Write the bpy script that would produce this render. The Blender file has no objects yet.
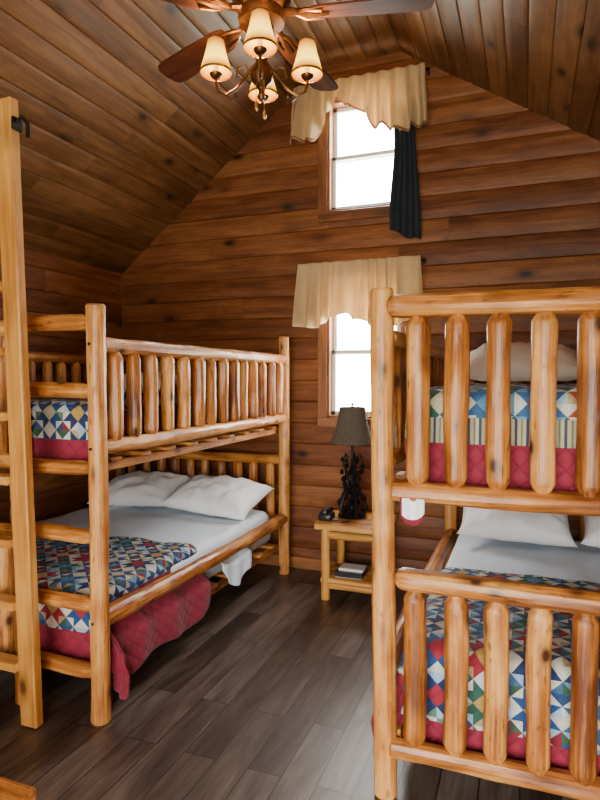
import bpy, math, random
from mathutils import Vector, Matrix, noise, Euler
R=random.Random(7)
scene=bpy.context.scene

# ---------------------------------------------------------------- mesh builder
class MB:
    def __init__(s): s.v=[];s.f=[];s.m=[];s.g=[];s.r=[];s.uv={}
    def add(s,verts,faces,mat=0,grain=None,rnd=None):
        b=len(s.v); off=Vector((R.uniform(0,50),R.uniform(0,50),R.uniform(0,50)))
        if rnd is None: rnd=R.random()
        for i,p in enumerate(verts):
            s.v.append(tuple(p)); g=Vector(grain[i]) if grain else Vector(p)
            s.g.append(tuple(g+off)); s.r.append(rnd)
        for f in faces: s.f.append(tuple(b+i for i in f)); s.m.append(mat)
    def tube(s,pts,rad,n=12,mat=0,wob=0.0,sx=1.0,rnd=None):
        pts=[Vector(p) for p in pts]
        if not isinstance(rad,(list,tuple)): rad=[rad]*len(pts)
        V=[];G=[];L=0;prev=None;seed=R.uniform(0,100);ph=R.uniform(0,6)
        for i,p in enumerate(pts):
            a=pts[max(i-1,0)];b=pts[min(i+1,len(pts)-1)]
            t=(b-a).normalized()
            if prev is None:
                u=t.cross(Vector((0,0,1)))
                if u.length<.1:u=t.cross(Vector((0,1,0)))
                u.normalize()
            else:
                u=(prev-t*prev.dot(t)).normalized()
            prev=u;w=t.cross(u)
            if i>0:L+=(p-pts[i-1]).length
            for k in range(n):
                an=ph+2*math.pi*k/n
                r=rad[i]
                if wob: r*=1+wob*noise.noise(Vector((math.cos(an)*.9+seed,math.sin(an)*.9,L*4)))+wob*.35*noise.noise(Vector((math.cos(an)*2+seed,math.sin(an)*2,L*14)))
                V.append(p+u*math.cos(an)*r*sx+w*math.sin(an)*r)
                G.append((math.cos(an)*r,math.sin(an)*r,L))
        F=[]
        m=len(pts)
        for i in range(m-1):
            for k in range(n):
                k2=(k+1)%n
                F.append((i*n+k,i*n+k2,(i+1)*n+k2,(i+1)*n+k))
        F.append(tuple(range(n))[::-1]);F.append(tuple((m-1)*n+k for k in range(n)))
        s.add(V,F,mat,G,rnd)
    def log(s,p0,p1,r,end='flat',mat=0,n=14,wob=.13,r1=None,endr=.5,tl=.035,rnd=None):
        p0=Vector(p0);p1=Vector(p1);L=(p1-p0).length;d=(p1-p0)/L
        if r1 is None:r1=r
        k=max(3,int(L/.04))
        if end=='flat': e=[(0,.86),(.008,1)]
        elif end=='point': e=[(0,endr),(tl*.96,.97),(tl*1.15,1)]
        else: e=[(0,.45),(.008,.75),(.022,.95),(.04,1)]
        ds=[x for x,_ in e]+[e[-1][0]+(L-2*e[-1][0])*i/k for i in range(1,k)]+[L-x for x,_ in e[::-1]]
        bow=Vector((R.uniform(-1,1),R.uniform(-1,1),R.uniform(-1,1)));bow-=d*bow.dot(d);bow*=.007*min(L,1.5)
        P=[];Q=[]
        sd=R.uniform(0,99)
        for i,x in enumerate(ds):
            rr=r+(r1-r)*x/L
            if i<len(e): rr*=e[i][1]
            elif i>=len(ds)-len(e): rr*=e[len(ds)-1-i][1]
            rr*=1+.08*noise.noise(Vector((sd,x*3.5,0)))
            P.append(p0+d*x+bow*math.sin(math.pi*x/L));Q.append(rr)
        s.tube(P,Q,n,mat,wob,rnd=rnd)
    def box(s,c,size,rot=None,mat=0,rnd=None,ch=.004):
        c=Vector(c);hx,hy,hz=[x/2 for x in size];ch=min(ch,hx*.4,hy*.4,hz*.4)
        ax=max(range(3),key=lambda i:size[i]);o=[i for i in range(3) if i!=ax]
        h=(hx,hy,hz)
        a,b=h[o[0]],h[o[1]]
        prof=[(-a+ch,-b),(a-ch,-b),(a,-b+ch),(a,b-ch),(a-ch,b),(-a+ch,b),(-a,b-ch),(-a,-b+ch)]
        V=[];G=[]
        for t,sc in ((-h[ax],1),(-h[ax]+ch,0),(h[ax]-ch,0),(h[ax],1)):
            for (x,y) in prof:
                if sc: x-=math.copysign(ch,x);y-=math.copysign(ch,y)
                q=[0,0,0];q[ax]=t;q[o[0]]=x;q[o[1]]=y
                G.append((x,y,t));q=Vector(q)
                if rot is not None:q=rot@q
                V.append(c+q)
        F=[]
        for i in range(3):
            for k in range(8):
                k2=(k+1)%8;F.append((i*8+k,i*8+k2,(i+1)*8+k2,(i+1)*8+k))
        F.append(tuple(range(8))[::-1]);F.append(tuple(24+k for k in range(8)))
        s.add(V,F,mat,G,rnd)
    def board(s,P,a0,a1,s0,s1,depth=.12,g=.012,crown=.005,mat=0,rnd=None):
        pr=[(s0,depth),(s0,g),(s0+g*.4,.003),(s0+g*1.5,0)]
        for t in (.3,.5,.7): pr.append((s0+(s1-s0)*t,-crown*math.sin(math.pi*t)))
        pr+=[(s1-g*1.5,0),(s1-g*.4,.003),(s1,g),(s1,depth)]
        n=len(pr);V=[];G=[]
        for fn in (a0,a1):
            for (q,d) in pr:
                a=fn(q);V.append(P(a,q,d));G.append((q-s0,d,a))
        F=[]
        for k in range(n):
            k2=(k+1)%n;F.append((k,k2,n+k2,n+k))
        F.append(tuple(range(n))[::-1]);F.append(tuple(n+k for k in range(n)))
        s.add(V,F,mat,G,rnd)
    def lathe(s,c,prof,n=24,mat=0,close=False,flute=0):
        c=Vector(c);V=[];G=[]
        for (r,z) in prof:
            for k in range(n):
                an=2*math.pi*k/n;rr=r*(1+(flute if k%2 else -flute))
                V.append(c+Vector((rr*math.cos(an),rr*math.sin(an),z)));G.append((rr*math.cos(an),rr*math.sin(an),z))
        F=[]
        for i in range(len(prof)-1):
            for k in range(n):
                k2=(k+1)%n;F.append((i*n+k,i*n+k2,(i+1)*n+k2,(i+1)*n+k))
        s.add(V,F,mat,G)
    def build(s,name,mats,parent=None,angle=40,solid=0,sub=0):
        me=bpy.data.meshes.new(name);me.from_pydata(s.v,[],s.f)
        for m in mats: me.materials.append(m)
        me.polygons.foreach_set('material_index',s.m)
        a=me.attributes.new('grain','FLOAT_VECTOR','POINT')
        a.data.foreach_set('vector',[c for g in s.g for c in g])
        a=me.attributes.new('rnd','FLOAT','POINT');a.data.foreach_set('value',s.r)
        me.polygons.foreach_set('use_smooth',[True]*len(s.f))
        import bmesh
        bm=bmesh.new();bm.from_mesh(me);bmesh.ops.recalc_face_normals(bm,faces=bm.faces);bm.to_mesh(me);bm.free()
        me.set_sharp_from_angle(angle=math.radians(angle))
        ob=bpy.data.objects.new(name,me);scene.collection.objects.link(ob)
        if parent: ob.parent=parent
        return ob

def cloth(name,ns,nt,fn,mats,matfn=None,solid=.006,sub=1,parent=None):
    V=[];UV=[];F=[];M=[]
    for j in range(nt+1):
        for i in range(ns+1):
            p,uv=fn(i/ns,j/nt);V.append(tuple(p));UV.append(uv)
    for j in range(nt):
        for i in range(ns):
            a=j*(ns+1)+i;F.append((a,a+1,a+ns+2,a+ns+1))
            M.append(matfn((i+.5)/ns,(j+.5)/nt) if matfn else 0)
    me=bpy.data.meshes.new(name);me.from_pydata(V,[],F)
    for m in mats: me.materials.append(m)
    me.polygons.foreach_set('material_index',M);me.polygons.foreach_set('use_smooth',[True]*len(F))
    ul=me.uv_layers.new(name='UVMap')
    for l in me.loops: ul.data[l.index].uv=UV[l.vertex_index]
    ob=bpy.data.objects.new(name,me);scene.collection.objects.link(ob)
    if sub:
        md=ob.modifiers.new('d','SUBSURF');md.levels=sub;md.render_levels=sub
    if solid:
        md=ob.modifiers.new('s','SOLIDIFY');md.thickness=solid;md.offset=1
    if parent: ob.parent=parent
    return ob

# ---------------------------------------------------------------- materials
def newmat(name):
    m=bpy.data.materials.new(name);m.use_nodes=True;nt=m.node_tree
    b=nt.nodes['Principled BSDF'];return m,nt,b
def N(nt,t,**k):
    n=nt.nodes.new(t)
    for a,b in k.items(): setattr(n,a,b)
    return n
def math_(nt,op,a,b=None):
    n=N(nt,'ShaderNodeMath',operation=op)
    for i,x in enumerate((a,b)):
        if x is None: continue
        if isinstance(x,(int,float)): n.inputs[i].default_value=x
        else: nt.links.new(x,n.inputs[i])
    return n.outputs[0]
def ramp(nt,fac,stops,const=False):
    n=N(nt,'ShaderNodeValToRGB');cr=n.color_ramp
    if const: cr.interpolation='CONSTANT'
    while len(cr.elements)<len(stops): cr.elements.new(.5)
    for e,(p,c) in zip(cr.elements,stops): e.position=p;e.color=(*c,1)
    nt.links.new(fac,n.inputs[0]);return n.outputs[0]
def mix(nt,f,a,b,bt='MIX'):
    n=N(nt,'ShaderNodeMix',data_type='RGBA',blend_type=bt)
    for i,x in ((0,f),(6,a),(7,b)):
        if isinstance(x,(int,float)): n.inputs[i].default_value=x
        elif isinstance(x,tuple): n.inputs[i].default_value=(*x,1)
        else: nt.links.new(x,n.inputs[i])
    return n.outputs[2]
def wood(name,dark,mid,light,rough=.4,knot=(.06,.02,.008),gscale=1.0,var=.5,knotsize=.13,bump=.25,knotscale=(5,5,2.6),coat=0,stops=(.36,.54,.72),patch=.3,streak=.25,nicks=0.,spec=.5):
    m,nt,b=newmat(name);L=nt.links
    at=N(nt,'ShaderNodeAttribute',attribute_name='grain');ar=N(nt,'ShaderNodeAttribute',attribute_name='rnd')
    def noi(sc,detail=4,dist=0.,rough_=.55):
        mp=N(nt,'ShaderNodeMapping');mp.inputs['Scale'].default_value=sc
        L.new(at.outputs['Vector'],mp.inputs[0])
        n=N(nt,'ShaderNodeTexNoise');n.inputs['Scale'].default_value=1;n.inputs['Detail'].default_value=detail
        n.inputs['Distortion'].default_value=dist;n.inputs['Roughness'].default_value=rough_
        L.new(mp.outputs[0],n.inputs['Vector']);return n.outputs['Fac']
    g=gscale
    n1=noi((22*g,22*g,1.6),3,.6);n2=noi((110*g,110*g,3.5),3,.2);n3=noi((9,9,4),3,.5)
    f=math_(nt,'ADD',math_(nt,'MULTIPLY',n1,.55),math_(nt,'MULTIPLY',n2,streak))
    f=math_(nt,'ADD',f,math_(nt,'MULTIPLY',n3,patch));f=math_(nt,'ADD',f,(.55-patch-streak)*.5)
    f=math_(nt,'ADD',f,math_(nt,'MULTIPLY',math_(nt,'SUBTRACT',ar.outputs['Fac'],.5),var*.3))
    col=ramp(nt,f,list(zip(stops,(dark,mid,light))))
    mp=N(nt,'ShaderNodeMapping');mp.inputs['Scale'].default_value=knotscale;L.new(at.outputs['Vector'],mp.inputs[0])
    vo=N(nt,'ShaderNodeTexVoronoi');vo.inputs['Scale'].default_value=1;L.new(mp.outputs[0],vo.inputs['Vector'])
    kf=ramp(nt,vo.outputs['Distance'],[(knotsize*.45,(1,1,1)),(knotsize,(.35,.35,.35)),(knotsize*1.8,(0,0,0))])
    kk=N(nt,'ShaderNodeRGBToBW');L.new(kf,kk.inputs[0])
    col=mix(nt,kk.outputs[0],col,knot)
    if nicks:
        n4=noi((60,60,16),3,.3,.65)
        nk=ramp(nt,n4,[(.60,(0,0,0)),(.70,(nicks,)*3)])
        kb=N(nt,'ShaderNodeRGBToBW');L.new(nk,kb.inputs[0]);col=mix(nt,kb.outputs[0],col,knot)
    L.new(col,b.inputs['Base Color'])
    rr=math_(nt,'ADD',math_(nt,'MULTIPLY',n2,.2),rough-.1);L.new(rr,b.inputs['Roughness'])
    bp=N(nt,'ShaderNodeBump');bp.inputs['Strength'].default_value=bump;bp.inputs['Distance'].default_value=.006
    L.new(f,bp.inputs['Height']);L.new(bp.outputs[0],b.inputs['Normal'])
    b.inputs['Coat Weight'].default_value=coat
    b.inputs['Coat Roughness'].default_value=.25
    b.inputs['Specular IOR Level'].default_value=spec
    return m
def plain(name,col,rough=.5,metal=0,nscale=20,var=.15,bump=.0,trans=0,emis=None,es=0):
    m,nt,b=newmat(name);L=nt.links
    tc=N(nt,'ShaderNodeTexCoord');n=N(nt,'ShaderNodeTexNoise');n.inputs['Scale'].default_value=nscale;n.inputs['Detail'].default_value=4
    L.new(tc.outputs['Object'],n.inputs['Vector'])
    c=ramp(nt,n.outputs['Fac'],[(.3,tuple(x*(1-var) for x in col)),(.7,tuple(min(1,x*(1+var)) for x in col))])
    L.new(c,b.inputs['Base Color']);b.inputs['Roughness'].default_value=rough;b.inputs['Metallic'].default_value=metal
    if bump:
        bp=N(nt,'ShaderNodeBump');bp.inputs['Strength'].default_value=bump;bp.inputs['Distance'].default_value=.01
        L.new(n.outputs['Fac'],bp.inputs['Height']);L.new(bp.outputs[0],b.inputs['Normal'])
    if emis: b.inputs['Emission Color'].default_value=(*emis,1);b.inputs['Emission Strength'].default_value=es
    if trans:
        t=N(nt,'ShaderNodeBsdfTranslucent');L.new(c,t.inputs[0]);mx=N(nt,'ShaderNodeMixShader');mx.inputs[0].default_value=trans
        L.new(b.outputs[0],mx.inputs[1]);L.new(t.outputs[0],mx.inputs[2]);L.new(mx.outputs[0],nt.nodes['Material Output'].inputs[0])
    return m
M_wall=wood('log_wall_wood',(.085,.023,.006),(.175,.053,.0135),(.29,.105,.030),rough=.5,var=.55,knotsize=.15,coat=.0,knot=(.025,.008,.003),nicks=.4,streak=.35,spec=.3)
M_ceil=wood('ceiling_wood',(.075,.028,.008),(.15,.060,.018),(.25,.115,.038),rough=.48,var=.7,knotsize=.14,knot=(.025,.010,.004),coat=.04,nicks=.35,streak=.35,spec=.35)
M_log=wood('peeled_pine_log',(.14,.036,.006),(.42,.140,.021),(.74,.355,.088),rough=.42,var=.7,knot=(.055,.014,.003),knotsize=.20,coat=.10,bump=.7,knotscale=(10,10,6),stops=(.38,.54,.74),patch=.5,streak=.4,nicks=.75)
M_ladder=wood('pine_lumber',(.34,.12,.017),(.54,.235,.040),(.69,.35,.08),rough=.45,var=.5,knotsize=.13,coat=.08,knot=(.12,.035,.008),streak=.4)
M_trim=wood('window_trim_wood',(.09,.027,.007),(.20,.068,.018),(.30,.12,.035),rough=.45,var=.5,knotsize=.08)
M_blade=wood('fan_blade_wood',(.035,.010,.004),(.09,.025,.009),(.15,.048,.016),rough=.65,knotsize=.02,coat=0,spec=.15)

def floor_mat():
    m,nt,b=newmat('floor_planks');L=nt.links
    tc=N(nt,'ShaderNodeTexCoord');mp=N(nt,'ShaderNodeMapping');mp.inputs['Rotation'].default_value=(0,0,math.pi/2)
    L.new(tc.outputs['Object'],mp.inputs[0])
    br=N(nt,'ShaderNodeTexBrick');br.offset=.37;br.inputs['Scale'].default_value=1;br.inputs['Brick Width'].default_value=1.0
    br.inputs['Row Height'].default_value=.14;br.inputs['Mortar Size'].default_value=.0026;br.inputs['Mortar Smooth'].default_value=.1
    br.inputs['Color1'].default_value=(0,0,0,1);br.inputs['Color2'].default_value=(1,1,1,1);br.inputs['Mortar'].default_value=(0.5,.5,.5,1)
    L.new(mp.outputs[0],br.inputs['Vector'])
    sc=N(nt,'ShaderNodeVectorMath',operation='MULTIPLY');sc.inputs[1].default_value=(13,13,13);L.new(br.outputs['Color'],sc.inputs[0])
    ad=N(nt,'ShaderNodeVectorMath',operation='ADD');L.new(sc.outputs[0],ad.inputs[0]);L.new(tc.outputs['Object'],ad.inputs[1])
    def noi(s,d,di=0):
        mq=N(nt,'ShaderNodeMapping');mq.inputs['Scale'].default_value=s;L.new(ad.outputs[0],mq.inputs[0])
        n=N(nt,'ShaderNodeTexNoise');n.inputs['Scale'].default_value=1;n.inputs['Detail'].default_value=d;n.inputs['Distortion'].default_value=di
        L.new(mq.outputs[0],n.inputs['Vector']);return n.outputs['Fac']
    n1=noi((10,2.2,1),4,1.2);n2=noi((70,3.5,1),4,.3)
    bw=N(nt,'ShaderNodeRGBToBW');L.new(br.outputs['Color'],bw.inputs[0])
    f=math_(nt,'ADD',math_(nt,'MULTIPLY',n1,.55),math_(nt,'MULTIPLY',n2,.32))
    f=math_(nt,'ADD',f,math_(nt,'MULTIPLY',bw.outputs[0],.20));f=math_(nt,'SUBTRACT',f,.015)
    c=ramp(nt,f,[(.36,(.032,.020,.015)),(.50,(.072,.049,.037)),(.60,(.108,.079,.063)),(.76,(.18,.145,.122))])
    c=mix(nt,br.outputs['Fac'],c,(.010,.007,.006))
    L.new(c,b.inputs['Base Color']);b.inputs['Roughness'].default_value=.38
    bp=N(nt,'ShaderNodeBump');bp.inputs['Strength'].default_value=.3;bp.inputs['Distance'].default_value=.003
    L.new(math_(nt,'SUBTRACT',f,br.outputs['Fac']),bp.inputs['Height']);L.new(bp.outputs[0],b.inputs['Normal'])
    return m
M_floor=floor_mat()

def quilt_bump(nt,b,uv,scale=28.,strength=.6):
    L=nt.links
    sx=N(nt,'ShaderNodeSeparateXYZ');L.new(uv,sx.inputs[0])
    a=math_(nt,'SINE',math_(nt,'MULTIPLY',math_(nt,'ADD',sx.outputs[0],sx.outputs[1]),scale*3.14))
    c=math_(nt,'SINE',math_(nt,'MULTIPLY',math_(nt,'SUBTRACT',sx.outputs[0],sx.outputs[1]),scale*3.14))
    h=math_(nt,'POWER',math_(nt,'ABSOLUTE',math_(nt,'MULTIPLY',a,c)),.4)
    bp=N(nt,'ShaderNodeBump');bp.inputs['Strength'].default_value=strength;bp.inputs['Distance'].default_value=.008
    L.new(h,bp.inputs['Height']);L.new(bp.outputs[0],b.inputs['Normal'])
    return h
def red_mat():
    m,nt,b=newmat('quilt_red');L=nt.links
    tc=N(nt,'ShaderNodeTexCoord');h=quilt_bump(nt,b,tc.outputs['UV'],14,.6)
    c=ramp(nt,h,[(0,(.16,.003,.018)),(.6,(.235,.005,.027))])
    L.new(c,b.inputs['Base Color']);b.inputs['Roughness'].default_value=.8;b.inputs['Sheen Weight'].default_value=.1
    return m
def patch_mat(cell=.041):
    m,nt,b=newmat('quilt_patchwork');L=nt.links;M=lambda o,a,c=None:math_(nt,o,a,c)
    tc=N(nt,'ShaderNodeTexCoord');s=N(nt,'ShaderNodeSeparateXYZ');L.new(tc.outputs['UV'],s.inputs[0])
    x=M('DIVIDE',s.outputs[0],cell);y=M('DIVIDE',s.outputs[1],cell)
    bx=M('FLOOR',M('DIVIDE',x,4));by=M('FLOOR',M('DIVIDE',y,4))
    mx=M('ABSOLUTE',M('SUBTRACT',M('SUBTRACT',x,M('MULTIPLY',bx,4)),2));my=M('ABSOLUTE',M('SUBTRACT',M('SUBTRACT',y,M('MULTIPLY',by,4)),2))
    corner=M('MULTIPLY',M('GREATER_THAN',mx,1),M('GREATER_THAN',my,1))
    near=M('LESS_THAN',M('ABSOLUTE',M('SUBTRACT',mx,my)),1)
    star=M('MULTIPLY',near,M('SUBTRACT',1,corner))
    inner=M('LESS_THAN',M('ADD',mx,my),1)
    cornerT=M('MULTIPLY',corner,M('GREATER_THAN',M('ADD',mx,my),3))
    def wn(a,b_,c_):
        cb=N(nt,'ShaderNodeCombineXYZ')
        for i,q in enumerate((a,b_,c_)):
            if isinstance(q,(int,float)): cb.inputs[i].default_value=q
            else: L.new(q,cb.inputs[i])
        w=N(nt,'ShaderNodeTexWhiteNoise',noise_dimensions='3D');L.new(cb.outputs[0],w.inputs['Vector']);return w.outputs['Value']
    cellr=wn(M('FLOOR',x),M('FLOOR',y),2.)
    light=ramp(nt,cellr,[(0,(.62,.58,.46)),(.26,(.30,.45,.58)),(.44,(.62,.60,.54)),(.66,(.13,.27,.42)),(.80,(.42,.31,.15)),(.93,(.10,.20,.12))],True)
    starc=ramp(nt,wn(bx,by,1.),[(0,(.010,.025,.10)),(.30,(.27,.008,.022)),(.52,(.012,.06,.20)),(.72,(.02,.09,.06)),(.80,(.03,.11,.25)),(.92,(.38,.05,.03))],True)
    innc=ramp(nt,wn(bx,by,5.),[(0,(.52,.46,.30)),(.3,(.30,.012,.03)),(.55,(.08,.22,.38)),(.8,(.45,.27,.06))],True)
    corc=ramp(nt,wn(M('FLOOR',x),M('FLOOR',y),9.),[(0,(.22,.010,.022)),(.3,(.015,.05,.15)),(.6,(.04,.11,.22)),(.8,(.03,.09,.05))],True)
    c=mix(nt,cornerT,light,corc);c=mix(nt,star,c,starc);c=mix(nt,inner,c,innc)
    n=N(nt,'ShaderNodeTexVoronoi');n.inputs['Scale'].default_value=110;L.new(tc.outputs['UV'],n.inputs['Vector'])
    c=mix(nt,.4,c,ramp(nt,n.outputs['Distance'],[(.12,(1.,1.,1.)),(.35,(.45,.45,.45)),(.7,(.8,.8,.8))]),'MULTIPLY')
    L.new(c,b.inputs['Base Color']);b.inputs['Roughness'].default_value=.85
    quilt_bump(nt,b,tc.outputs['UV'],12,.6)
    return m
def stripe_mat():
    m,nt,b=newmat('quilt_stripe');L=nt.links
    tc=N(nt,'ShaderNodeTexCoord');s=N(nt,'ShaderNodeSeparateXYZ');L.new(tc.outputs['UV'],s.inputs[0])
    f=math_(nt,'FRACT',math_(nt,'MULTIPLY',s.outputs[0],26))
    c=ramp(nt,f,[(0,(.42,.32,.16)),(.3,(.03,.05,.09)),(.55,(.46,.38,.22)),(.82,(.12,.16,.13))],True)
    L.new(c,b.inputs['Base Color']);b.inputs['Roughness'].default_value=.85
    quilt_bump(nt,b,tc.outputs['UV'],12,.5)
    return m
M_red=red_mat();M_patch=patch_mat();M_stripe=stripe_mat()
M_sheet=plain('sheet_cotton',(.74,.85,.95),.85,nscale=6,var=.04,bump=.15)
M_pillow=plain('pillow_cotton',(.90,.91,.93),.85,nscale=8,var=.04,bump=.25)
M_pillow2=plain('pillow_cream',(.92,.83,.71),.85,nscale=8,var=.05,bump=.25)
M_matt=plain('mattress_ticking',(.62,.63,.65),.85,nscale=30,var=.08)
M_blanketbrown=plain('blanket_brown',(.09,.035,.018),.9,nscale=30,var=.2)
M_curtain=plain('valance_tan',(.72,.54,.30),.9,nscale=14,var=.05,bump=.04,trans=.33)
M_lace=plain('valance_lace',(.34,.18,.08),.9,nscale=90,var=.5,trans=.3)
M_black=plain('dark_cloth',(.008,.014,.022),.8,nscale=12,var=.3,bump=.2)
M_iron=plain('black_iron',(.012,.011,.011),.4,.6,nscale=40,var=.4,bump=.2)
M_bronze=plain('antique_bronze',(.13,.055,.02),.4,.85,nscale=25,var=.4)
M_brass=plain('aged_brass',(.42,.25,.09),.3,.9,nscale=25,var=.3)
M_vinyl=plain('white_vinyl',(.72,.74,.74),.4,nscale=5,var=.03)
M_shade=plain('lamp_shade_fabric',(.10,.08,.06),.85,nscale=120,var=.3,trans=.1)
M_candle=plain('candle_sleeve',(.8,.62,.35),.5,nscale=8,var=.1)
M_bulb=plain('bulb_glow',(1,.9,.7),.3,nscale=5,var=.0,emis=(1,.72,.38),es=14)
M_plastic=plain('black_plastic',(.015,.015,.017),.35,nscale=30,var=.2)
M_paper=plain('paper',(.7,.7,.68),.8,nscale=50,var=.05)
def fanshade():
    m,nt,b=newmat('fan_shade_parchment');L=nt.links
    ge=N(nt,'ShaderNodeTexCoord');sp=N(nt,'ShaderNodeSeparateXYZ');L.new(ge.outputs['Object'],sp.inputs[0])
    n=N(nt,'ShaderNodeTexNoise');n.inputs['Scale'].default_value=40;L.new(ge.outputs['Object'],n.inputs['Vector'])
    t=math_(nt,'DIVIDE',math_(nt,'SUBTRACT',sp.outputs[2],2.717),.126)
    c=ramp(nt,t,[(0,(1,.26,.004)),(.3,(1,.62,.05)),(.6,(1,.60,.045)),(1,(1,.24,.004))])
    s=ramp(nt,t,[(0,(.16,.16,.16)),(.35,(1,1,1)),(.62,(.8,.8,.8)),(1,(.12,.12,.12))])
    bw=N(nt,'ShaderNodeRGBToBW');L.new(s,bw.inputs[0])
    L.new(c,b.inputs['Emission Color']);L.new(math_(nt,'MULTIPLY',bw.outputs[0],math_(nt,'ADD',math_(nt,'MULTIPLY',n.outputs['Fac'],.8),4.2)),b.inputs['Emission Strength'])
    b.inputs['Base Color'].default_value=(.30,.14,.015,1);b.inputs['Roughness'].default_value=.9;b.inputs['Specular IOR Level'].default_value=.05
    return m
M_fanshade=fanshade()
m,nt,b=newmat('window_glass')
tr=N(nt,'ShaderNodeBsdfTransparent');gl=N(nt,'ShaderNodeBsdfGlossy');gl.inputs['Roughness'].default_value=.02
fr=N(nt,'ShaderNodeTexNoise');fr.inputs['Scale'].default_value=3
mx=N(nt,'ShaderNodeMixShader');nt.links.new(math_(nt,'MULTIPLY',fr.outputs['Fac'],.10),mx.inputs[0])
nt.links.new(tr.outputs[0],mx.inputs[1]);nt.links.new(gl.outputs[0],mx.inputs[2]);nt.links.new(mx.outputs[0],nt.nodes['Material Output'].inputs[0])
M_glass=m

# ---------------------------------------------------------------- room shell
XL,XR,YB,YF=-3.33,1.33,4.32,-1.7
ZE=2.41;SL=.79;ZC=3.85;XC0=XL+(ZC-ZE)/SL;SR=.63;XC1=-.66-(ZC-3.72)/SR;ZER=3.72-SR*(XR+.66)
def xl_at(z): return XL-.02 if z<ZE else XL-.02+(z-ZE)/SL
def xr_at(z): return XR+.02 if z<ZER else XR+.02-(z-ZER)/SR
OX0,OX1=-1.42,-.86
OPEN=[(1.20,2.20),(2.76,3.58)]
PITCH=.165
def joints(a0,a1,lo,hi):
    out=[];a=a0+R.uniform(.4,2.6)
    while a<a1-.3: out.append(a);a+=R.uniform(lo,hi)
    return out
def gable(name,Y,sgn,ox0,ox1,opens):
    mb=MB();P=lambda a,s,d:(a,Y+sgn*d,s)
    z=0
    ZT=ZC+.1
    while z<ZT:
        z1=min(z+PITCH,ZT)
        def full(fa,fb,lo,hi):
            js=[j for j in joints(lo,hi,2.4,3.6)]
            cur=fa
            for j in js:
                mb.board(P,cur,(lambda s,j=j:j),z,z1);cur=(lambda s,j=j:j+.001)
            mb.board(P,cur,fb,z,z1)
        l=max(xl_at(z),xl_at(z1));r=min(xr_at(z),xr_at(z1))
        ov=[(a,b) for a,b in opens if b>z and a<z1]
        if not ov or l>ox0:
            if r>l: full(xl_at,xr_at,l,r)
        else:
            full(xl_at,lambda s:ox0,l,ox0);full(lambda s:ox1,xr_at,ox1,r)
            for a,b in ov:
                if a>z+.005: mb.board(P,lambda s:ox0,lambda s:ox1,z,a)
                if b<z1-.005: mb.board(P,lambda s:ox0,lambda s:ox1,b,z1)
        z=z1
    return mb.build(name,[M_wall],angle=25)
gable('wall_back',YB,1,OX0,OX1,OPEN)
DX0,DX1,DZ=-1.5,1.1,2.15  # opening behind camera, sized for how much front light it lets in
gable('wall_front',YF,-1,DX0,DX1,[(0,DZ)])
for nm,X,sg,zt in (('wall_left',XL,-1,ZE+.12),('wall_right',XR,1,ZER+.1)):
    mb=MB();P=lambda a,s,d,X=X,sg=sg:(X+sg*d,a,s);z=0
    while z<zt-.01:
        z1=min(z+PITCH,zt);cur=YF
        for j in joints(YF,YB,2.4,3.6)+[YB]:
            mb.board(P,(lambda s,c=cur:c),(lambda s,j=j:j),z,z1);cur=j+.001
        z=z1
    mb.build(nm,[M_wall],angle=25)
mb=MB()
def slope(x0,z0,x1,z1):
    L=math.hypot(x1-x0,z1-z0);dx,dz=(x1-x0)/L,(z1-z0)/L;n=round(L/.142);w=L/n
    nx,nz=-dz,dx
    P=lambda a,s,d:(x0+dx*s+nx*d,a,z0+dz*s+nz*d)
    for i in range(n):
        cur=YF-.1
        for j in joints(YF,YB,2.2,3.6)+[YB+.1]:
            mb.board(P,(lambda s,c=cur:c),(lambda s,j=j:j),i*w,(i+1)*w,depth=.06,g=.011,crown=.0);cur=j+.001
    V=[P(a,s,d) for a in (YF-.2,YB+.2) for s,d in ((-.12,.014),(L+.12,.014),(L+.12,.12),(-.12,.12))]
    mb.add(V,[(0,1,2,3),(7,6,5,4),(0,4,5,1),(1,5,6,2),(2,6,7,3),(3,7,4,0)])
slope(XL,ZE,XC0,ZC);slope(XC0,ZC,XC1,ZC);slope(XC1,ZC,XR,ZER)
mb.build('ceiling',[M_ceil],angle=25)
mb=MB();mb.box(((XL+XR)/2,(YF+YB)/2,-.05),(XR-XL+.3,YB-YF+.3,.1),ch=.001)
mb.build('floor',[M_floor])
mb=MB();mb.box(((XL+XR)/2,YB-.012,.045),(XR-XL,.02,.09));mb.build('baseboard_back',[M_trim])
mb=MB();mb.box((XL+.012,(YB+YF)/2,.045),(.02,YB-YF-.06,.09));mb.build('baseboard_left',[M_trim])

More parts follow.
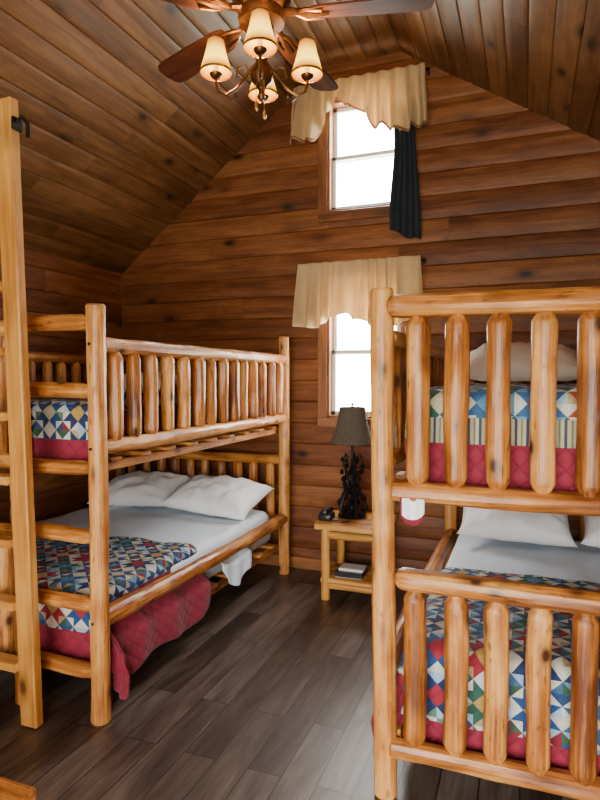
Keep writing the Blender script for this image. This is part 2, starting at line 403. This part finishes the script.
def window(name,x0,x1,z0,z1,upper=False):
    mb=MB();cw=.075;y=YB-.012
    mb.box((x0-cw/2,y,(z0+z1)/2),(cw,.03,z1-z0+.02));mb.box((x1+cw/2,y,(z0+z1)/2),(cw,.03,z1-z0+.02))
    mb.box(((x0+x1)/2,y,z1+cw/2),(x1-x0+2*cw,.032,cw));mb.box(((x0+x1)/2,y-.004,z0-cw/2),(x1-x0+2*cw,.036,cw))
    t=.018;yj=YB+.05
    mb.box((x0+t/2,yj,(z0+z1)/2),(t,.13,z1-z0));mb.box((x1-t/2,yj,(z0+z1)/2),(t,.13,z1-z0))
    mb.box(((x0+x1)/2,yj,z1-t/2),(x1-x0,.13,t));mb.box(((x0+x1)/2,yj,z0+t/2),(x1-x0,.13,t))
    zm=z0+(z1-z0)*.5;a0,a1=x0+t,x1-t
    for (s0,s1,yy) in ((z0+t,zm+.018,YB+.055),(zm-.018,z1-t,YB+.088)):
        w=.032
        mb.box((a0+w/2,yy,(s0+s1)/2),(w,.03,s1-s0),mat=1);mb.box((a1-w/2,yy,(s0+s1)/2),(w,.03,s1-s0),mat=1)
        mb.box(((a0+a1)/2,yy,s0+w/2),(a1-a0,.03,w),mat=1);mb.box(((a0+a1)/2,yy,s1-w/2),(a1-a0,.03,w),mat=1)
        mb.box(((a0+a1)/2,yy,(s0+s1)/2),(a1-a0-.05,.004,s1-s0-.05),mat=2)
    return mb.build(name,[M_trim,M_vinyl,M_glass])
window('window_1',OX0,OX1,*OPEN[0]);window('window_2',OX0,OX1,*OPEN[1])
mb=MB();w=.09
for x in (DX0+.03,(DX0+DX1)/2,DX1-.03): mb.box((x,YF-.06,DZ/2),(w,.08,DZ-.01),mat=0)
mb.box(((DX0+DX1)/2,YF-.06,DZ-.05),(DX1-DX0,.08,w));mb.box(((DX0+DX1)/2,YF-.06,.06),(DX1-DX0,.08,.1))
mb.box(((DX0+DX1)/2,YF-.06,DZ/2),(DX1-DX0,.006,DZ-.1),mat=1)
mb.build('added_light_door',[M_vinyl,M_glass])  # unseen glazed door, added behind camera to light the bed fronts

# ---------------------------------------------------------------- bunk beds
def slats(mb,a,b,z0,z1,n,r,axis):
    a=Vector(a);b=Vector(b)
    for i in range(n):
        t=(i+.5)/n;p=a.lerp(b,t);j=R.uniform(-.004,.004)
        mb.log((p.x+j,p.y+j,z0),(p.x+j,p.y+j,z1),r*R.uniform(.93,1.07),'point',wob=.13,endr=.5,tl=.03)
def bunk(name,X0,X1,Y0,Y1,left):
    mb=MB();sg=1 if X1>X0 else -1
    H=1.815;pr=.041
    for (x,y) in ((X0,Y0),(X0,Y1),(X1,Y0),(X1,Y1)):
        lean=.012 if (x==X0 and y==Y0 and not left) else 0
        mb.log((x+lean,y,0),(x-lean,y,H),pr*1.03,'flat',r1=pr*.97,wob=.10,n=18)
    if left:
        for z in (.45,1.2,1.645): mb.lathe((X0,Y0-.043,z),[(0,-.007),(.006,-.005),(.008,0),(.006,.005),(0,.007)],10,1)
    for x in (X0,X1):
        mb.log((x,Y0+.02,.45),(x,Y1-.02,.43),.042,'flat')
        mb.log((x,Y0+.02,1.2),(x,Y1-.02,1.2),.035,'flat')
        mb.log((x,Y0+.02,1.645),(x,Y1-.02,1.645),.037,'flat')
        slats(mb,(x,Y0+.04,0),(x,Y1-.04,0),1.215,1.625,14,.036,1)
    for z0,z1 in ((.42,.88),(1.18,1.66)):
        mb.log((X0,Y1,z0),(X1,Y1,z0),.034,'flat');mb.log((X0,Y1,z1),(X1,Y1,z1),.036,'flat')
        slats(mb,(X0+sg*.04,Y1,0),(X1-sg*.04,Y1,0),z0+.01,z1-.015,10,.034,0)
    if left:
        xr=X0-.44
        mb.log((xr,Y0,0),(xr,Y0,1.80),.036,'flat')
        for z in (.215,.51,.81,1.115,1.445,1.74):
            mb.log((X0-.02,Y0,z),(xr+.02,Y0,z+R.uniform(-.01,.01)),.034,'point',endr=.6,tl=.05)
        for z0,z1 in ((.18,.79),(1.12,1.73)):
            mb.log((xr,Y0,z0),(X1,Y0,z0),.034,'flat');mb.log((xr,Y0,z1),(X1,Y0,z1),.036,'flat')
            slats(mb,(xr-.04,Y0,0),(X1+.04,Y0,0),z0+.01,z1-.015,7,.036,0)
    else:
        for z0,z1 in ((.185,.80),(1.105,1.75)):
            mb.log((X0+.03,Y0-.01,z0),(X1,Y0,z0),.037,'flat');mb.log((X0+(.045 if z1<1 else .01),Y0-.012,z1),(X1,Y0,z1),.040,'round')
            for i in range(10):
                x=X0+.115+i*.135+R.uniform(-.003,.003)
                mb.log((x,Y0-.005,z0+.02),(x+R.uniform(-.003,.003),Y0-.005,z1-.032),.0395*R.uniform(.96,1.04),'point',n=20,wob=.11,endr=.5,tl=.035)
    for z in (.245,1.135):
        for i in range(9):
            y=Y0+.15+i*(Y1-Y0-.3)/8
            mb.box(((X0+X1)/2,y,z),(abs(X1-X0)-.03,.08,.02),rnd=.6)
        for x in (X0+sg*.045,X1-sg*.045):
            mb.box((x,(Y0+Y1)/2,z-.03),(.03,Y1-Y0-.04,.04))
    return mb.build(name,[M_log,M_iron],angle=24)
Y0,Y1=2.05,4.15
LX0,LX1=-1.715,-3.215;RX0,RX1=-.463,1.05
bunk('bunk_bed',LX0,LX1,Y0,Y1,True)
bunk('bunk_bed',RX0,RX1,Y0,Y1,False)

def soft_box(name,x0,x1,y0,y1,z0,z1,mat,r=.05):
    mb=MB();mb.box(((x0+x1)/2,(y0+y1)/2,(z0+z1)/2),(abs(x1-x0),y1-y0,z1-z0),ch=r*.5)
    ob=mb.build(name,[mat],angle=80)
    md=ob.modifiers.new('b','BEVEL');md.width=r*.25;md.segments=2;md.limit_method='ANGLE'
    return ob
for X0,X1,sg,zt in ((LX0,LX1,-1,1.36),(RX0,RX1,1,1.42)):
    soft_box('mattress',X0+sg*.075,X1-sg*.075,Y0+.085,Y1-.06,.258,.48,M_matt)
    soft_box('mattress',X0+sg*.075,X1-sg*.075,Y0+.085,Y1-.06,1.148,zt,M_matt if sg>0 else M_blanketbrown)

def sstep(a,b,x):
    t=max(0,min(1,(x-a)/(b-a)));return t*t*(3-2*t)
def quilt(name,xin,xedge,yend,yfoot,ztop,os_,of_,bs,bt,bulge=0,slant=0,stripe=.07,seed=0,hem=0):
    sg=1 if xedge>xin else -1
    W=abs(xedge-xin);L=yend-yfoot;S=W+os_;T=L+of_
    def fn(u,v):
        s=u*S;t=v*T;s0,t0=s,t
        if hem and s>W:
            s=W+(s-W)*(1+hem*noise.noise(Vector((t*2.5,seed,0)))+slant*(t/T-.5))
        a=max(0,s-W);b=max(0,t-L)
        x=xin+sg*min(s,W);y=yend-min(t,L)+slant*.25*(s/S-.5)*(1-v)
        z=ztop-max(a,b)
        e=.03
        da=min(1,max(0,(s-(W-e))/e));db=min(1,max(0,(t-(L-e))/e))
        z-=.012*max(da,db)
        n=noise.noise(Vector((s*5+seed,t*5,seed)))
        n2=noise.noise(Vector((s*14+seed,t*14,seed+3)))
        if a<=0 and b<=0: z+=.012*n+.007*n2
        if a>0:
            k=sstep(0,.15,a)
            x+=sg*(.010+.012*k*math.sin(t*22+2*n)*(1 if bulge else .4)+bulge*sstep(.10,.22,a))
        if b>0:
            k=sstep(0,.15,b);y-=.010+.008*k*math.sin(s*18+2*n)
            y=max(y,yfoot-.022)
        if a>0 and b>0:
            x+=sg*.2*min(a,b)*(1 if bulge else 0)
        return (x,y,z+.004),(s0,t0)
    def mf(u,v):
        s=u*S;t=v*T;d=min(S-s-bs,T-t-bt)
        if d<0:return 1
        if d<stripe:return 2
        return 0
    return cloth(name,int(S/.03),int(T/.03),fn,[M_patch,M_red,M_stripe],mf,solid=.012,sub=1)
quilt('quilt',LX1+.10,LX0-.075,2.96,Y0+.085,.525,.385,.33,.335,.15,bulge=.085,slant=.22,seed=1,hem=.12,stripe=.0)
quilt('quilt',LX1+.10,LX0-.08,2.35,Y0+.085,1.385,.16,.25,.13,.10,seed=5,stripe=.0)
quilt('quilt',RX1-.10,RX0+.075,3.05,Y0+.085,.525,.36,.34,.28,.09,bulge=.05,seed=9,hem=.1,stripe=.0)
quilt('quilt',RX1-.10,RX0+.085,3.50,Y0+.085,1.45,.30,.32,.165,.165,seed=13,stripe=.075)

def sheet(name,x0,x1,y0,y1,z,over,seed=0):
    sg=1 if x1>x0 else -1;W=abs(x1-x0);S=W+over;T=y1-y0
    def fn(u,v):
        s=u*S;t=v*T;a=max(0,s-W)
        n=noise.noise(Vector((s*3+seed,t*4,seed)));n2=noise.noise(Vector((s*9+seed,t*7,seed+3)))
        k=sstep(0,.35,t)
        return (x0+sg*(min(s,W)+(.008 if a>0 else 0)),y0+t,z-a+k*(.016*n+.010*n2 if a==0 else 0)-.012*(1-k)),(s,t)
    return cloth(name,int(S/.04),int(T/.04),fn,[M_sheet],None,solid=.01,sub=1)
sheet('bed_sheet',LX1+.09,LX0-.075,2.7,3.98,.50,.12,1)
sheet('bed_sheet',RX1-.09,RX0+.075,2.8,3.98,.50,.12,4)
def fn(u,v):
    y=3.14+u*.40;h=.07+.15*math.sin(min(1,u*1.25)*math.pi*.8)
    x=LX0-.068+ .085*sstep(0,.35,v)+.012*math.sin(u*16)*v
    return (x,y,.40-v*h),(u,v)
cloth('bed_sheet_corner',16,12,fn,[M_sheet],None,solid=.006)
def fn(u,v):
    return (RX0+.065+u*.085,Y0-.045-.01*math.sin(u*9),1.09-v*(.03+.065*math.sin((.15+.7*u)*math.pi))),(u*.1,v*.1)
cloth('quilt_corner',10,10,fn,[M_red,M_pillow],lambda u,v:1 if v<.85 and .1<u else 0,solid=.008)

def pillow(name,c,w,d,h,rot,mat,seed):
    n=26;V=[];F=[];mb=MB()
    def surf(sgn):
        for j in range(n+1):
            for i in range(n+1):
                u=-1+2*i/n;v=-1+2*j/n
                e=max(0,(1-abs(u)**2.6))*max(0,(1-abs(v)**2.6))
                z=sgn*h*.5*e**.42
                x=w/2*u*(.92+.08*abs(v)**3)
                y=d/2*v*(.91+.09*abs(u)**3)
                if e>0:
                    z+=sgn*.016*noise.noise(Vector((u*2.2+seed,v*2.2,seed)))*min(1,e*3)
                    z+=.018*noise.noise(Vector((u*5+seed,v*2+seed,seed+sgn)))*min(1,e*3)
                    z+=.010*noise.noise(Vector((u*9+seed,v*5+seed,seed+sgn)))*min(1,e*3)
                if sgn<0: z*=.6
                V.append(Vector((x,y,z)))
    surf(1);k=len(V);surf(-1)
    for b,fl in ((0,0),(k,1)):
        for j in range(n):
            for i in range(n):
                a=b+j*(n+1)+i;q=(a,a+1,a+n+2,a+n+1);F.append(q[::-1] if fl else q)
    Rm=Euler(rot).to_matrix();V=[Vector(c)+Rm@v for v in V]
    mb.add(V,F);ob=mb.build(name,[mat],angle=180)
    import bmesh
    bm=bmesh.new();bm.from_mesh(ob.data);bmesh.ops.remove_doubles(bm,verts=bm.verts,dist=.0005);bmesh.ops.recalc_face_normals(bm,faces=bm.faces);bm.to_mesh(ob.data);bm.free()
    return ob
r=math.radians
pillow('pillow',(-2.10,3.80,.632),.72,.46,.22,(r(18),r(3),r(-4)),M_pillow,1)
pillow('pillow',(-2.80,3.84,.625),.68,.46,.20,(r(18),r(-2),r(5)),M_pillow,5)
pillow('pillow',(-.05,3.80,.64),.66,.46,.22,(r(18),r(2),r(3)),M_pillow,9)
pillow('pillow',(.64,3.80,.63),.66,.46,.21,(r(16),r(2),r(-3)),M_pillow,14)
pillow('pillow',(-.02,3.80,1.58),.68,.46,.24,(r(18),0,r(2)),M_pillow2,19)
pillow('pillow',(.68,3.80,1.57),.66,.46,.23,(r(16),0,r(-2)),M_pillow2,23)
pillow('pillow',(-2.8,3.82,1.455),.66,.44,.16,(r(10),0,r(-2)),M_pillow2,27)

# ---------------------------------------------------------------- loft ladder
mb=MB()
top=Vector((-1.968,1.84,2.62));bot=Vector((-1.98,1.92,0));Lh=(top-bot).length
ang=math.atan2(top.y-bot.y,top.z)
rotm=Euler((-ang,0,0)).to_matrix()
for x in (-1.972,-2.46):
    c=(bot+top)/2;mb.box((x,c.y,c.z+.004),(.088,.045,Lh),rot=rotm,ch=.005)
for i,z in enumerate((.26,.53,.80,1.07,1.34,1.61,1.88,2.15,2.42)):
    y=bot.y+(top.y-bot.y)*z/2.62
    mb.box((-2.215,y+.0,z),(.398,.075,.036),ch=.004)
z=2.52
mb.box((-1.922,1.845,z),(.012,.05,.05),mat=1);mb.tube([(-1.92,1.845,2.53),(-1.895,1.845,2.545),(-1.88,1.86,2.52),(-1.88,1.86,2.47)],.009,8,1)
mb.build('loft_ladder',[M_ladder,M_iron])

# ---------------------------------------------------------------- wooden bench near camera
mb=MB()
for i in range(4): mb.box((-1.6,.78+i*.102,.44),(.9,.098,.035),ch=.006)
for x in (-1.97,-1.22):
    for y in (.80,1.06): mb.log((x,y,0),(x,y,.425),.028)
mb.log((-1.97,.93,.2),(-1.22,.93,.2),.02)
mb.build('log_bench',[M_log])

# ---------------------------------------------------------------- nightstand
mb=MB();nx0,nx1,ny0,ny1=-1.31,-.84,3.70,4.17;zt=.53
for i in range(4):
    P=lambda a,s,d:(a,s,zt-d)
    h=(ny1-ny0)/8
    mb.board(P,lambda s:nx0,lambda s:nx1,ny0+i*2*h,ny0+(i+1)*2*h,depth=.04,g=.012,crown=.006)
for x in (nx0+.06,nx1-.06):
    for y in (ny0+.06,ny1-.06): mb.log((x,y,0),(x,y,zt-.04),.031,wob=.12)
    mb.log((x,ny0+.06,zt-.085),(x,ny1-.06,zt-.085),.024);mb.log((x,ny0+.06,.11),(x,ny1-.06,.11),.022)
for y in (ny0+.06,ny1-.06):
    mb.log((nx0+.06,y,zt-.085),(nx1-.06,y,zt-.085),.026)
    mb.log((nx0+.06,y,.10),(nx1-.06,y,.10),.024)
for i in range(4):
    h=(ny1-ny0-.08)/4;P=lambda a,s,d:(a,s,.15-d)
    mb.board(P,lambda s:nx0+.03,lambda s:nx1-.03,ny0+.04+i*h,ny0+.04+(i+1)*h,depth=.025,g=.008,crown=.002)
mb.build('nightstand',[M_ladder])
mb=MB();mb.box((-1.10,3.86,.172),(.20,.15,.035));mb.box((-1.10,3.86,.157),(.195,.145,.008),mat=1);mb.box((-1.09,3.87,.20),(.17,.12,.02),mat=1)
mb.build('book_stack',[M_plastic,M_paper])

# table lamp: blackened branch-and-pine-cone base, flared shade
lx,ly=-1.12,3.95
mb=MB()
mb.lathe((lx,ly,.535),[(.0,0),(.095,0),(.10,.012),(.085,.026),(.04,.04),(.018,.06),(.015,.16),(.026,.175),(.014,.19),(.013,.32),(.022,.335),(.012,.35),(.010,.50),(.014,.52),(.006,.54),(.006,.78),(.013,.785),(.0,.80)],20,0)
for k in range(5):
    a=k*2*math.pi/5+.3;ca,sa=math.cos(a),math.sin(a)
    pts=[(lx+ca*rr_,ly+sa*rr_,.55+zz) for rr_,zz in ((.08,.0),(.095,.06),(.07,.13),(.03,.20),(.04,.28),(.075,.36),(.055,.42),(.03,.40))]
    mb.tube(pts,[.013,.012,.011,.010,.010,.008,.006,.004],8,0)
    for q in range(9):
        zz=.03+q*.043;rr_=.085-.045*abs(math.sin(q*1.1+k));c=Vector((lx+math.cos(a+q*.5)*rr_,ly+math.sin(a+q*.5)*rr_,.56+zz))
        sc_=1.5-.08*q
        mb.lathe(c,[(0,-.022*sc_),(.012*sc_,-.012*sc_),(.016*sc_,0),(.010*sc_,.012*sc_),(0,.022*sc_)],8,0)
mb.lathe((lx,ly,1.05),[(.155,0),(.157,.004),(.132,.055),(.112,.12),(.098,.185),(.090,.25),(.088,.251),(.096,.185),(.110,.12),(.130,.055),(.153,.002)],32,1)
for k in range(3):
    a=k*2.094;mb.tube([(lx,ly,1.285),(lx+math.cos(a)*.088,ly+math.sin(a)*.088,1.295)],.002,6,0)
mb.build('table_lamp',[M_iron,M_shade])
mb=MB();mb.box((-1.255,3.80,.562),(.09,.11,.05),ch=.01);mb.box((-1.255,3.795,.60),(.045,.15,.03),ch=.008)
mb.tube([(-1.24,3.76,.555),(-1.20,3.74,.545),(-1.16,3.76,.55),(-1.12,3.74,.545),(-1.08,3.77,.55)],.005,6)
mb.build('telephone',[M_plastic])

# ---------------------------------------------------------------- curtains
def interp(kn,x):
    for (a,za),(b,zb) in zip(kn,kn[1:]):
        if x<=b: return za+(zb-za)*sstep(a,b,x)
    return kn[-1][1]
def valance(name,x0,x1,ztop,kn,seed,mats):
    par=bpy.data.objects.new(name,None);scene.collection.objects.link(par)
    def fn(u,v):
        x=x0+(x1-x0)*u;zb=interp(kn,x)
        z=ztop+.03+(zb-ztop-.03)*v
        am=.010+.040*v
        ph=x*62+5*noise.noise(Vector((x*4,seed,0)))+2.2*v*noise.noise(Vector((x*6,seed+4,0)))
        y=YB-.118-am*math.sin(ph)-.03*v*noise.noise(Vector((x*5,v*3,seed)))-.03*v
        z+=.010*math.sin(ph*.5)*v
        return (x+.012*math.sin(ph*.7)*v*v+(u-.5)*.06*v,y,z),(x,z)
    cloth('fabric',180,18,fn,mats,lambda u,v:1 if v>.93 else 0,solid=.002,sub=1,parent=par)
    mb=MB();mb.tube([(x0-.02,YB-.085,ztop),(x1+.02,YB-.085,ztop)],.007,10)
    for x in (x0-.015,x1+.015):
        mb.tube([(x,YB-.085,ztop),(x,YB+.002,ztop)],.006,8)
        mb.lathe((x,YB-.085,ztop),[(0,-.014),(.012,-.008),(.015,0),(.012,.008),(0,.014)],10)
    mb.build('rod',[M_iron],parent=par)
valance('window_valance',-1.66,-.68,3.655,[(-1.66,3.27),(-1.46,3.25),(-1.40,3.38),(-1.30,3.52),(-1.15,3.42),(-1.0,3.28),(-.9,3.25),(-.68,3.24)],1,[M_curtain,M_lace])
valance('window_valance',-1.62,-.70,2.335,[(-1.62,1.88),(-1.40,1.89),(-1.34,1.95),(-1.25,1.99),(-1.16,1.92),(-1.0,1.88),(-.70,1.90)],7,[M_curtain,M_curtain])
def fn(u,v):
    w=.15+.07*sstep(.2,.9,v);x=-.84+.035*v+(u-.5)*w+.006*math.sin(v*5)
    z=3.42-v*.86-.09*u*v+.012*math.sin(u*9)*v
    y=YB-.062-.016*math.sin(u*15+v*1.2)-.03*v
    return (x,y,z),(u,v)
cloth('dark_curtain',36,30,fn,[M_black],None,solid=.004)

# ---------------------------------------------------------------- ceiling fan
FX,FY=-1.0,2.19;DZF=-.045;ZB=2.985+DZF
fan=bpy.data.objects.new('ceiling_fan',None);scene.collection.objects.link(fan)
mb=MB()
pf=[(0,ZC),(.07,ZC),(.075,ZC-.02),(.06,ZC-.06),(.02,ZC-.09),(.013,ZC-.10)]+[(a,z+DZF) for a,z in [(.013,3.2),(.03,3.19),(.04,3.16),(.09,3.14),(.115,3.11),(.12,3.06),(.115,3.03),(.09,3.0),(.095,2.98),(.09,2.955),(.05,2.94),(.045,2.91),(.055,2.89),(.05,2.865),(.03,2.85),(.022,2.80),(.03,2.78),(.045,2.755),(.04,2.73),(.02,2.71),(.012,2.69),(.016,2.675),(.008,2.66),(0,2.65)]]
mb.lathe((FX,FY,0),pf,28,0)
mb.build('motor_housing',[M_bronze],parent=fan)
th=math.radians(20.9)
def cam_dir(a):
    c,s_=math.cos(a),math.sin(a)
    return Vector((c*math.cos(th)-s_*math.sin(th),c*math.sin(th)+s_*math.cos(th),0))
for k in range(5):
    d=cam_dir(math.radians(-8+72*k));e=Vector((-d.y,d.x,0));up=Vector((0,0,1))
    mb=MB()
    tilt=math.radians(11);w_=e*math.cos(tilt)+up*math.sin(tilt);nn=d.cross(w_)
    out=[(.20,-.045),(.24,-.058),(.45,-.068),(.60,-.072),(.645,-.066),(.665,-.045),(.673,0),(.665,.045),(.645,.066),(.60,.072),(.45,.068),(.24,.058),(.20,.045)]
    V=[];G=[]
    for sgn in (-1,1):
        for a,b_ in out:
            V.append(Vector((FX,FY,ZB))+d*a+w_*b_+nn*sgn*.004);G.append((b_,sgn*.004,a))
    n=len(out);F=[tuple(range(n))[::-1],tuple(range(n,2*n))]+[(i,(i+1)%n,n+(i+1)%n,n+i) for i in range(n)]
    mb.add(V,F,0,G)
    c=Vector((FX,FY,ZB))
    mb.tube([c+d*.09+up*.01,c+d*.15+up*.0-e*.01,c+d*.21-up*.008,c+d*.27-up*.010],[.016,.013,.016,.010],8,1)
    mb.tube([c+d*.13,c+d*.18+e*.03-up*.006,c+d*.245+w_*.035-up*.010],[.008,.009,.008],8,1)
    mb.tube([c+d*.13,c+d*.18-e*.03-up*.006,c+d*.245-w_*.035-up*.010],[.008,.009,.008],8,1)
    mb.build('blade_%d'%(k+1),[M_blade,M_bronze],parent=fan,angle=30)
for k in range(4):
    d=cam_dir(math.radians(90*k+2));up=Vector((0,0,1));c=Vector((FX,FY,DZF));lr=.182
    mb=MB()
    ctl=[(.02,2.80),(.06,2.755),(.10,2.70),(.14,2.675),(.172,2.69),(lr,2.725),(lr,2.745)]
    mb.tube([c+d*a+up*z for a,z in ctl],.0065,8,0)
    mb.tube([c+d*a+up*z for a,z in ((.03,2.74),(.065,2.79),(.095,2.78),(.10,2.75),(.08,2.74))],[.005,.005,.005,.004,.003],8,0)
    mb.tube([c+d*a+up*z for a,z in ((.14,2.675),(.12,2.655),(.10,2.665),(.105,2.685))],[.005,.005,.004,.003],8,0)
    p=c+d*lr
    q=(p.x,p.y,DZF)
    mb.lathe(q,[(0,2.735),(.012,2.738),(.024,2.75),(.026,2.757),(.012,2.76),(.012,2.765)],16,0)
    mb.lathe(q,[(.0105,2.763),(.0105,2.80),(0,2.80)],12,1)
    mb.lathe(q,[(.006,2.80),(.013,2.815),(.014,2.83),(.008,2.85),(0,2.865)],12,3)
    mb.lathe(q,[(.062,2.762),(.057,2.782),(.048,2.81),(.040,2.84),(.034,2.872),(.031,2.888)],44,2,flute=.022)
    mb.lathe(q,[(.0625,2.758),(.064,2.762),(.0625,2.768)],40,4);mb.lathe(q,[(.032,2.885),(.033,2.888),(.032,2.892)],30,4)
    mb.build('light_arm_%d'%(k+1),[M_bronze,M_candle,M_fanshade,M_bulb,M_brass],parent=fan)
    ld=bpy.data.lights.new('bulb_light','POINT');ld.energy=7;ld.color=(1,.60,.26);ld.shadow_soft_size=.015
    lo=bpy.data.objects.new('bulb_light_%d'%(k+1),ld);lo.location=(p.x,p.y,2.875+DZF);scene.collection.objects.link(lo);lo.parent=fan
mb=MB()
for dx,zb in ((.02,2.53),(-.015,2.57)):
    mb.tube([(FX+dx,FY-.02,2.70),(FX+dx,FY-.02,zb+.03)],.0018,6)
    mb.lathe((FX+dx,FY-.02,zb),[(0,-.01),(.008,0),(.009,.012),(.003,.03),(0,.035)],10)
mb.build('pull_chains',[M_brass],parent=fan)

# ---------------------------------------------------------------- lighting
w=bpy.data.worlds.new('World');scene.world=w;w.use_nodes=True;nt=w.node_tree
bg=nt.nodes['Background'];tc=N(nt,'ShaderNodeTexCoord');sp=N(nt,'ShaderNodeSeparateXYZ');nt.links.new(tc.outputs['Generated'],sp.inputs[0])
c=ramp(nt,sp.outputs[2],[(0,(.66,.66,.56)),(.02,(.95,.94,.88)),(.25,(1,.98,.94))])
nt.links.new(c,bg.inputs[0])
nt.links.new(math_(nt,'ADD',math_(nt,'MULTIPLY',sp.outputs[1],14),41),bg.inputs[1])
def portal(name,loc,rot,sx,sy):
    l=bpy.data.lights.new(name,'AREA');l.shape='RECTANGLE';l.size=sx;l.size_y=sy;l.cycles.is_portal=True
    o=bpy.data.objects.new(name,l);o.location=loc;o.rotation_euler=rot;scene.collection.objects.link(o)
portal('daylight_window_1',((OX0+OX1)/2,YB+.14,1.7),(r(-90),0,0),OX1-OX0,1.0)
portal('daylight_window_2',((OX0+OX1)/2,YB+.14,3.17),(r(-90),0,0),OX1-OX0,.82)
portal('daylight_added_door',((DX0+DX1)/2,YF-.14,DZ/2),(r(90),0,0),DX1-DX0,DZ)  # portal for sky light through the added rear door opening

# ---------------------------------------------------------------- camera
cd=bpy.data.cameras.new('Camera');cam=bpy.data.objects.new('Camera',cd);scene.collection.objects.link(cam)
cd.lens=590*36/800;cd.sensor_width=36;cam.location=(0,0,1.5)
cam.rotation_euler=(r(90-2.1),0,r(20.9));cd.clip_start=.05
scene.camera=cam
